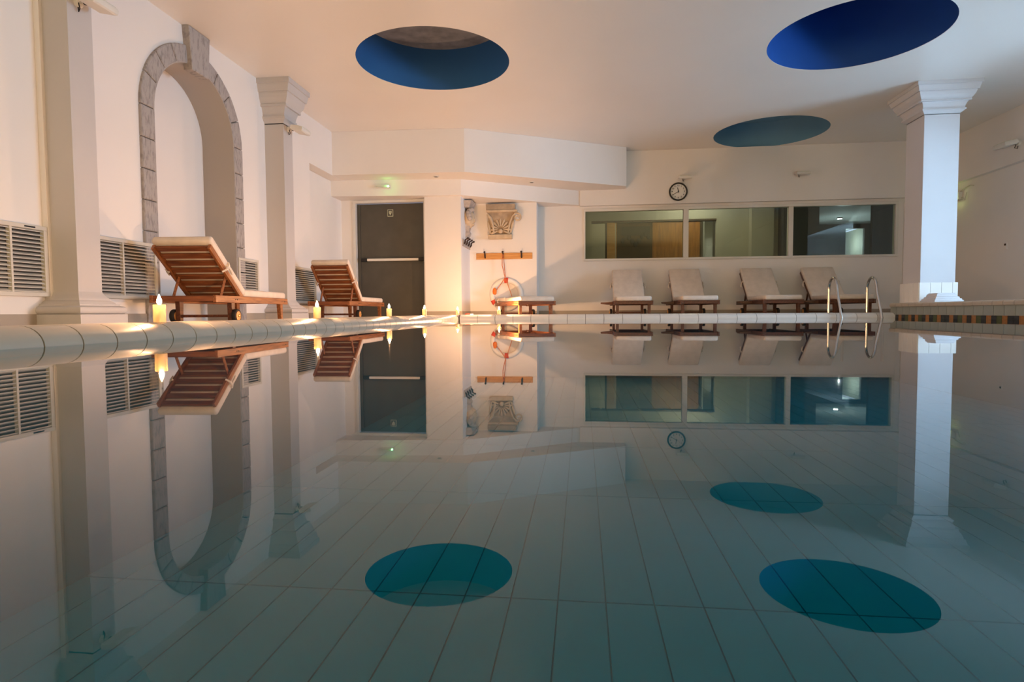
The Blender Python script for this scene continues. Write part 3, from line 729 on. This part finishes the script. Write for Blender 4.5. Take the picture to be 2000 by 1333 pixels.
# ------------------------------------------------------------------ flood lights on brackets
def flood(label, loc, yaw, scale=1.0):
    """local +y points out from the wall"""
    t = thing('flood_lamp', label, 'lamp', loc, yaw, group='small bracket flood lamps')
    s = scale
    MB().lathe([(0.04*s, 0), (0.04*s, 0.02*s), (0.03*s, 0.03*s)], 16, Matrix.Rotation(math.radians(-90), 4, 'X')).obj('wall_plate', M['white_metal'], t, smooth=True)
    MB().tube([(0, 0.02*s, 0), (0, 0.07*s, -0.005*s), (0, 0.11*s, 0.0)], 0.012*s, 8).obj('arm', M['grille'], t, smooth=True)
    MB().ball((0, 0.075*s, -0.004*s), 0.02*s).obj('joint', M['black'], t, smooth=True)
    TR = Matrix.Translation((0, 0.09*s, -0.03*s)) @ Matrix.Rotation(math.radians(-12), 4, 'X')
    MB().rect(-0.13*s, 0.13*s, 0, 0.17*s, [(-0.012*s, 0.0), (0.0, 0.012*s), (0.0, 0.045*s), (-0.01*s, 0.06*s)], TR).obj('lamp_head', M['white_metal'], t, smooth=True)
    MB().rect(-0.11*s, 0.11*s, 0.015*s, 0.155*s, [(0, 0.061*s), (0, 0.065*s)], TR).obj('lens', M['green_sign'], t)
    MB().tube([(0.02*s, 0.03*s, -0.01*s), (0.025*s, 0.045*s, -0.06*s), (0.01*s, 0.02*s, -0.075*s), (0.005*s, 0.01*s, -0.02*s)], 0.005*s, 6).obj('cable', M['black'], t, smooth=True)
    return t
flood('flood lamp on the nearest pilaster, cut by the top picture edge', (-4.35, 4.86, 2.83), math.radians(-90), 1.05)
flood('flood lamp on the pilaster right of the stone arch', (-4.35, 8.61, 2.86), math.radians(-90), 1.1)
flood('flood lamp on the far wall directly above the clock', (2.10, YW-0.11, 2.90), math.radians(180), 1.0)
flood('flood lamp on the far wall right of the clock', (4.40, YW-0.11, 2.91), math.radians(180), 1.0)
flood('flood lamp on the right wall at the right picture edge', (XR, 11.0, 2.88), math.radians(90), 1.2)

# small fittings on the right wall
t = thing('exit_sign', 'green-lit sign box with loose cable on the right wall behind the pillar', 'sign', (XR+0.08, 12.8, 2.30))
box('housing', (XR+0.02, 12.64, 2.25), (XR+0.10, 12.98, 2.40), M['white_metal'], t, True, bevel=0.008)
box('face', (XR+0.014, 12.66, 2.265), (XR+0.0205, 12.96, 2.385), M['green_sign'], t, True)
MB().tube([(XR+0.08, 12.70, 2.40), (XR+0.06, 12.55, 2.44), (XR+0.07, 12.36, 2.47), (XR+0.09, 12.30, 2.45)], 0.009, 6).obj('cable', M['grille'], t, True, smooth=True)
MB().tube([(XR+0.08, 12.66, 2.30), (XR+0.07, 12.52, 2.22), (XR+0.08, 12.48, 2.36)], 0.009, 6).obj('cable', M['grille'], t, True, smooth=True)
gl = plight('exit_sign_glow', (0, 0, 0), 0.10, (0.75, 1.0, 0.25), 0.04); gl.parent = t; gl.location = Vector((XR-0.06, 12.72, 2.30))-Vector(t.location)
t = thing('wall_socket', 'tiny dark switch on the right wall beside the pillar', 'switch', (XR+0.1, 11.4, 1.2))
box('plate', (XR+0.09, 11.36, 1.16), (XR+0.101, 11.44, 1.28), M['wall'], t, True, bevel=0.003)
box('button', (XR+0.085, 11.38, 1.23), (XR+0.0905, 11.42, 1.265), M['dark_iron'], t, True, bevel=0.002)

# ------------------------------------------------------------------ plaster capital on the niche wall
t = thing('plaster_capital', 'cream carved capital with a shell palmette on the niche wall', 'carving', (-1.68, 12.55, 1.65))
NY = 12.5495
def slab(mb, x0, x1, z0, z1, dep): return mb.box((x0, NY-dep, z0), (x1, NY, z1))
slab(MB(), -1.98, -1.38, 2.24, 2.36, 0.17).obj('abacus', M['plaster_dark'], t, True, bevel=0.01)
slab(MB(), -1.97, -1.33, 2.19, 2.238, 0.19).obj('abacus_lip', M['plaster'], t, True, bevel=0.012)
MB().loft([[(-1.93, NY, 1.74), (-1.47, NY, 1.74), (-1.47, NY-0.07, 1.74), (-1.93, NY-0.07, 1.74)],
           [(-1.93, NY, 1.9), (-1.45, NY, 1.9), (-1.45, NY-0.08, 1.9), (-1.93, NY-0.08, 1.9)],
           [(-1.96, NY, 2.19), (-1.38, NY, 2.19), (-1.38, NY-0.12, 2.19), (-1.96, NY-0.12, 2.19)]]).obj('bell', M['plaster_dark'], t, True)
slab(MB(), -1.95, -1.45, 1.65, 1.74, 0.13).obj('foot', M['plaster'], t, True, bevel=0.012)
cx, cz = -1.69, 1.84
for i in range(11):
    a = math.radians(-112+224*i/10)
    L = 0.215
    pts = [(cx+math.sin(a)*L*f, NY-0.10-0.012*math.sin(math.pi*f), cz+math.cos(a)*L*f*1.05) for f in (0.3, 0.5, 0.7, 0.88, 1.0)]
    MB().tube(pts, [0.010, 0.016, 0.022, 0.024, 0.012], 7).obj('petal', M['plaster'], t, True, smooth=True)
MB().ball((cx, NY-0.10, cz-0.03), (0.05, 0.03, 0.05)).obj('palmette_heart', M['plaster'], t, True, smooth=True)
def spiral(cx, cz, r0, turns, sgn, y):
    return [(cx+sgn*r*math.sin(a), y, cz+r*math.cos(a)) for a, r in ((turns*2*math.pi*i/22, r0*(1-0.75*i/22)) for i in range(23))]
MB().tube([(-1.53, NY-0.11, 1.78), (-1.50, NY-0.12, 1.95), (-1.44, NY-0.14, 2.10), (-1.37, NY-0.15, 2.17)]+spiral(-1.33, 2.08, 0.085, 1.3, 1, NY-0.15), 0.02, 7).obj('volute', M['plaster'], t, True, smooth=True)
MB().tube([(-1.83, NY-0.11, 1.78), (-1.85, NY-0.12, 1.95), (-1.89, NY-0.13, 2.07), (-1.96, NY-0.13, 2.16)], [0.02, 0.025, 0.035, 0.02], 7).obj('leaf', M['plaster'], t, True, smooth=True)
MB().tube([(-1.90, NY-0.09, 1.76), (-1.93, NY-0.10, 1.9), (-1.95, NY-0.10, 2.02)], [0.02, 0.03, 0.015], 7).obj('leaf', M['plaster'], t, True, smooth=True)
MB().tube([(-1.49, NY-0.08, 1.76), (-1.45, NY-0.09, 1.9), (-1.42, NY-0.09, 2.02)], [0.02, 0.03, 0.02], 7).obj('leaf', M['plaster'], t, True, smooth=True)

# carved bracket on the pier flank
BX = -2.362
t = thing('carved_bracket', 'weathered carved head bracket on the flank of the white pier', 'carving', (BX, 12.2, 1.62))
MB().loft([[(BX, 11.95, 2.24), (BX+0.10, 11.97, 2.24), (BX+0.10, 12.4, 2.24), (BX, 12.42, 2.24)], [(BX, 11.9, 2.37), (BX+0.17, 11.92, 2.37), (BX+0.17, 12.45, 2.37), (BX, 12.48, 2.37)]]).obj('cornice', M['plaster_grey'], t, True, bevel=0.008)
hb = MB().ball((BX+0.06, 12.18, 2.03), (0.12, 0.17, 0.19), 14, 9)
hb.ball((BX+0.165, 12.16, 2.0), (0.03, 0.03, 0.05)); hb.ball((BX+0.13, 12.16, 1.92), (0.05, 0.07, 0.04))
hb.obj('head', M['plaster'], t, True, smooth=True)
for i in range(11):
    a = math.radians(-100+200*i/10)
    MB().ball((BX+0.10+0.02*math.cos(3*a), 12.18+0.19*math.sin(a), 2.05+0.17*math.cos(a)), (0.055, 0.05, 0.05), 8, 5).obj('curl', M['plaster_grey'], t, True, smooth=True)
MB().loft([[(BX, 12.10, 1.62), (BX+0.05, 12.12, 1.62), (BX+0.05, 12.24, 1.62), (BX, 12.26, 1.62)], [(BX, 12.08, 1.74), (BX+0.09, 12.10, 1.74), (BX+0.09, 12.26, 1.74), (BX, 12.28, 1.74)],
           [(BX, 12.10, 1.78), (BX+0.07, 12.12, 1.78), (BX+0.07, 12.24, 1.78), (BX, 12.26, 1.78)], [(BX, 12.05, 1.92), (BX+0.10, 12.07, 1.92), (BX+0.10, 12.29, 1.92), (BX, 12.31, 1.92)]]).obj('pendant', M['plaster_grey'], t, True)

# ------------------------------------------------------------------ hook rails
def hook(parent, base, out, name='hook'):
    """base: Vector on the board; out: unit Vector away from the wall"""
    b = Vector(base); up = Vector((0, 0, 1))
    MB().tube([b+up*-0.055, b+out*0.03+up*-0.02, b+out*0.035+up*0.03, b+out*0.08+up*0.055], [0.017, 0.017, 0.015, 0.012], 8).ball(b+out*0.085+up*0.058, 0.022, 8, 5).obj(name, M['dark_iron'], parent, True, smooth=True)
t = thing('hook_rail', 'pine hook rail with three dark hooks under the plaster capital', 'hook rail', (-1.63, 12.55, 1.3))
box('board', (-2.22, 12.522, 1.235), (-1.035, 12.548, 1.365), M['pine'], t, True, bevel=0.004)
for x in (-2.03, -1.648, -1.26): hook(t, (x, 12.522, 1.32), Vector((0, -1, 0)))
t = thing('hook_rail', 'short hook rail with four dark hooks on the pier flank', 'hook rail', (BX, 12.25, 1.52))
box('board', (BX+0.002, 11.74, 1.44), (BX+0.022, 12.50, 1.58), M['plaster_grey'], t, True, bevel=0.004)
for y in (11.80, 12.0, 12.22, 12.44): hook(t, (BX+0.022, y, 1.54), Vector((1, 0, 0)))

# ------------------------------------------------------------------ life ring
LRX, LRZ = -1.58, 0.49
t = thing('life_ring', 'white life ring with red bands hanging by an orange rope from the middle hook', 'life ring', (LRX, 12.48, LRZ-0.36))
ring = MB(); N = 48
ring.tube([(LRX+0.30*math.cos(2*math.pi*i/N), 12.482, LRZ+0.30*math.sin(2*math.pi*i/N)) for i in range(N)], 0.052, 12, closed=True)
ring.obj('ring', M['buoy'], t, True, smooth=True)
for a0 in (90, 210, 330):
    pts = [(LRX+0.30*math.cos(math.radians(a0-8+4*i)), 12.482, LRZ+0.30*math.sin(math.radians(a0-8+4*i))) for i in range(5)]
    MB().tube(pts, 0.056, 12).obj('band', M['buoy_red'], t, True, smooth=True)
MB().tube([(-1.655, 12.44, 1.33), (-1.66, 12.44, 1.1), (-1.60, 12.41, 0.86), (-1.60, 12.40, 0.78)], 0.008, 6).obj('rope', M['rope'], t, True, smooth=True)
MB().tube([(-1.64, 12.44, 1.33), (-1.615, 12.44, 1.1), (-1.59, 12.41, 0.86)], 0.007, 6).obj('rope', M['rope'], t, True, smooth=True)
MB().tube([(-1.61, 12.40, 0.82), (-1.70, 12.39, 0.68), (-1.80, 12.39, 0.55)], 0.008, 6).obj('rope', M['rope'], t, True, smooth=True)
MB().tube([(-1.58, 12.40, 0.82), (-1.52, 12.39, 0.65), (-1.45, 12.39, 0.45)], 0.007, 6).obj('rope', M['rope'], t, True, smooth=True)
MB().lathe([(0.02, -0.07), (0.04, -0.05), (0.045, 0.0), (0.035, 0.05), (0.015, 0.07)], 12, Matrix.Translation((-1.81, 12.37, 0.56))).obj('float', M['orange'], t, True, smooth=True)

# ------------------------------------------------------------------ loungers
LL, HWD = 1.85, 0.345
def lounger(label, loc, rotz, ang=50, tray=0, ties=True, mats=('teak', 'teak_x')):
    t = thing('sun_lounger', label, 'lounger', loc, rotz, group='teak sun loungers')
    W, WX = M[mats[0]], M[mats[1]]
    rz0, rz1 = 0.215, 0.29
    for s in (-1, 1):
        a, b = sorted((s*HWD, s*(HWD-0.035)))
        box('side_rail', (a, 0, rz0), (b, LL, rz1), W, t, bevel=0.004)
        a, b = sorted((s*(HWD-0.037), s*(HWD-0.085)))
        # foot leg: tapered, slightly raked
        y = LL-0.12
        MB().loft([[(a, y-0.005, 0), (b, y-0.005, 0), (b, y+0.040, 0), (a, y+0.040, 0)], [(a, y-0.045, rz1-0.02), (b, y-0.045, rz1-0.02), (b, y+0.045, rz1-0.02), (a, y+0.045, rz1-0.02)]]).obj('leg', W, t)
        MB().loft([[(a, 0.40, 0.02), (b, 0.40, 0.02), (b, 0.455, 0.02), (a, 0.455, 0.02)], [(a, 0.39, rz1-0.02), (b, 0.39, rz1-0.02), (b, 0.47, rz1-0.02), (a, 0.47, rz1-0.02)]]).obj('leg', M['teak_dark'], t)
        mt = Matrix.Translation((s*(HWD-0.005), 0.43, 0.075)) @ Matrix.Rotation(math.radians(90)*s, 4, 'Y')
        w = MB().lathe([(0.05, -0.022), (0.07, -0.022), (0.075, -0.014), (0.075, 0.014), (0.07, 0.022), (0.05, 0.022)], 24, mt).obj('wheel', M['rubber'], t, smooth=True)
        MB().lathe([(0.05, -0.024), (0.05, 0.026), (0.02, 0.028)], 24, mt).obj('wheel_disc', M['pine'], w, smooth=True)
        MB().lathe([(0.016, 0.02), (0.016, 0.036), (0.008, 0.040)], 12, mt).obj('hub_cap', M['brass'], w, smooth=True)
        for yy in (0.41, 0.45, LL-0.10):
            MB().lathe([(0.007, 0), (0.007, 0.004)], 8, Matrix.Translation((s*HWD, yy, 0.25)) @ Matrix.Rotation(math.radians(90)*s, 4, 'Y')).obj('bolt', M['dark_iron'], t)
    box('crossbar', (-HWD+0.036, 0.005, rz0+0.01), (HWD-0.036, 0.035, rz1-0.005), WX, t, bevel=0.003)
    box('crossbar', (-HWD+0.036, LL-0.04, rz0+0.01), (HWD-0.036, LL-0.005, rz1-0.005), WX, t, bevel=0.003)
    box('axle', (-HWD+0.086, 0.415, 0.06), (HWD-0.086, 0.445, 0.09), M['teak_dark'], t, bevel=0.003)
    PY = 0.69
    yy = PY+0.02
    while yy < LL-0.1:
        box('slat', (-HWD+0.036, yy, rz1-0.028), (HWD-0.036, yy+0.062, rz1-0.006), WX, t); yy += 0.086
    # reclining back: local u runs from the pivot up the back
    BL = 0.85
    R = Matrix.Translation((0, PY, rz1-0.005)) @ Matrix.Rotation(math.radians(180-ang) if ang else math.radians(180), 4, 'X')
    # after the rotation local +y points up the back; local -z is the front (cushion) side
    def part(name, lo, hi, mat, bev=0.003, sm=False, bs=2):
        m = MB().box(lo, hi)
        o = m.obj(name, mat, t, bevel=bev, smooth=sm, bseg=bs); o.matrix_local = R; return o
    bw = HWD-0.042
    for s in (-1, 1):
        a, b = sorted((s*bw, s*(bw-0.03)))
        part('back_stile', (a, 0, -0.01), (b, BL, 0.045), W)
    ns = 8
    for i in range(ns):
        y0 = 0.03+i*(BL-0.07)/(ns-1)*0.985
        part('back_slat', (-bw+0.031, y0-0.02, 0.0), (bw-0.031, y0+0.045, 0.020), WX)
    ca = math.radians(ang)
    if ang > 5:
        # props from the stiles to the rails
        py, pz = PY-0.42*math.cos(ca), rz1+0.42*math.sin(ca)
        for s in (-1, 1):
            MB().tube([(s*(bw-0.05), py+0.03, pz-0.045), (s*(bw-0.05), py-0.10, rz1-0.04)], 0.017, 4).obj('prop', W, t)
        box('prop_bar', (-bw+0.03, py-0.10, rz1-0.05), (bw-0.03, py-0.07, rz1-0.02), WX, t, bevel=0.003)
    # cushions
    part('back_cushion', (-HWD+0.035, 0.0, -0.095), (HWD-0.035, BL+0.045, -0.012), M['cushion'], 0.03, True, 3)
    cu = MB().box((-HWD+0.03, PY+0.005, rz1-0.004), (HWD-0.03, LL+0.02, rz1+0.082)).obj('seat_cushion', M['cushion'], t, bevel=0.03, smooth=True, bseg=3)
    if ties:
        for s in (-1, 1):
            x = s*(HWD-0.03)
            m = MB().tube([(x, 0.50, -0.07), (x+s*0.02, 0.50, -0.03), (x+s*0.012, 0.50, 0.02), (x-s*0.03, 0.50, 0.055)], 0.011, 6)
            m.tube([(x+s*0.018, 0.50, -0.01), (x+s*0.03, 0.45, 0.0), (x+s*0.028, 0.40, 0.012)], [0.008, 0.016, 0.008], 6)
            o = m.obj('tie', M['cushion'], t, smooth=True); o.matrix_local = R
    if tray:
        s = tray
        MB().loft([[(s*(HWD+0.001), 0.95, 0.225), (s*(HWD+0.001), 1.18, 0.225), (s*(HWD+0.001), 1.18, 0.285), (s*(HWD+0.001), 0.95, 0.285)],
                   [(s*(HWD+0.10), 0.95, 0.23), (s*(HWD+0.10), 1.18, 0.23), (s*(HWD+0.10), 1.18, 0.275), (s*(HWD+0.10), 0.95, 0.275)],
                   [(s*(HWD+0.22), 0.97, 0.245), (s*(HWD+0.22), 1.16, 0.245), (s*(HWD+0.22), 1.16, 0.272), (s*(HWD+0.22), 0.97, 0.272)]]).obj('side_tray', M['teak_dark'], t, bevel=0.004)
    return t
def place_rail(ax, ay, fx, fy, side):
    """origin so that the given side rail runs from (ax, ay) at the head towards (fx, fy) at the foot"""
    d = Vector((fx-ax, fy-ay)).normalized(); rot = math.atan2(-d.x, d.y)
    nx = Vector((math.cos(rot), math.sin(rot)))
    o = Vector((ax, ay)) - nx*(HWD*side)
    return (o.x, o.y, DECK), rot
loc, rot = place_rail(-3.70, 5.72, -3.88, 7.56, 1)
lounger('teak sun lounger nearest the viewer, back raised, before the stone arch', loc, rot, 37)
loc, rot = place_rail(-3.66, 9.15, -3.72, 11.0, 1)
lounger('teak sun lounger with tied cushion, back raised, before the exit door', loc, rot, 43)
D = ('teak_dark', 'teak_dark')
r = math.radians(201)
loc = Vector((-0.79, 10.57, DECK)) - Vector((-math.sin(r), math.cos(r), 0))*LL
lounger('teak sun lounger lying flat below the life ring', loc, r, 1, 0, mats=('teak', 'teak_x'))
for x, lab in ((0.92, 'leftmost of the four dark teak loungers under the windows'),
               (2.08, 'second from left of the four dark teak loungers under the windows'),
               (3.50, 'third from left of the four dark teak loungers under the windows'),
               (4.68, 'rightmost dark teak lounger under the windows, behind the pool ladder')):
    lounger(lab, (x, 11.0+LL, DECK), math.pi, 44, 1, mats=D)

# ------------------------------------------------------------------ pool ladder rails
for x, lab in ((4.15, 'left curved steel grab rail at the far pool edge'), (4.76, 'right curved steel grab rail at the far pool edge')):
    t = thing('grab_rail', lab, 'grab rail', (x, 10.75, DECK), group='steel grab rails of the pool ladder')
    pts = [(x, 10.74, DECK), (x, 10.74, 0.3), (x, 10.74, 0.48)]
    for i in range(1, 12):
        a = math.pi*i/12
        pts.append((x, 10.58+0.16*math.cos(a), 0.48+0.185*math.sin(a)))
    pts += [(x, 10.40, 0.42), (x, 10.27, 0.12), (x, 10.20, -0.05), (x, 10.18, -0.35), (x, 10.18, -0.7)]
    MB().tube(pts, 0.021, 12).obj('rail', M['steel'], t, True, smooth=True)
    MB().lathe([(0.045, 0), (0.045, 0.008), (0.025, 0.02)], 16, Matrix.Translation((x, 10.74, DECK))).obj('flange', M['steel'], t, True, smooth=True)

# ------------------------------------------------------------------ candles
def candle(label, x, y, z, h=0.095, r=0.031, w=1.0):
    t = thing('pillar_candle', label, 'candle', (x, y, z), group='lit pillar candles on the pool edge')
    MB().lathe([(r*0.96, 0), (r, 0.004), (r, h-0.004), (r*0.93, h), (r*0.80, h-0.004), (r*0.55, h-0.010), (0.003, h-0.011)], 28).obj('wax', M['wax'], t, smooth=True)
    MB().tube([(0, 0, h-0.012), (0.001, 0, h-0.002), (0.003, 0, h+0.003)], 0.0015, 6).obj('wick', M['black'], t)
    fz = h+0.0
    MB().lathe([(0.003, fz-0.004), (0.010, fz+0.006), (0.0135, fz+0.015), (0.012, fz+0.027), (0.0065, fz+0.042), (0.001, fz+0.056)], 14).obj('flame', M['flame'], t, smooth=True)
    l = bpy.data.lights.new('candle_light', 'POINT'); l.energy = CANDLE_W*w; l.color = CANDLE_COL; l.shadow_soft_size = 0.011
    lo = bpy.data.objects.new('candle_light', l); COL.objects.link(lo); lo.parent = t; lo.location = (0, 0, h+0.013)
    return t
CZ = 0.0855
candle('lit pillar candle nearest the viewer, beside the front lounger', -2.27, 3.0, CZ, w=0.8)
candle('second nearest lit candle, below the grey pilaster right of the arch', -2.27, 4.94, CZ, w=0.8)
candle('third lit candle along the left edge, at the foot of the second lounger', -2.27, 6.88, CZ, w=0.8)
candle('fourth lit candle along the left edge, before the white pier', -2.27, 8.48, CZ, w=0.6)
candle('lit candle at the far left pool corner beside the pier flank', -2.19, 10.42, CZ, 0.085, w=0.32)
candle('lit candle on the far pool edge before the flat lounger', -1.45, 10.42, CZ, 0.085, w=1.2)
# small bowls at the pier corner
o = MB().lathe([(0.02, 0), (0.045, 0.012), (0.052, 0.045), (0.046, 0.075), (0.040, 0.075), (0.042, 0.045), (0.01, 0.02)], 18, Matrix.Translation((-2.12, 11.0, DECK))).obj('bowl', M['buoy_red'], smooth=True)
tag(o, 'small red bowl on the deck at the pier corner', 'bowl')
o = MB().lathe([(0.02, 0), (0.035, 0.01), (0.038, 0.05), (0.030, 0.07), (0.026, 0.07), (0.028, 0.04), (0.01, 0.015)], 18, Matrix.Translation((-2.03, 10.92, DECK))).obj('bowl', M['white_tile'], smooth=True)
tag(o, 'small white bowl on the deck beside the red bowl', 'bowl')
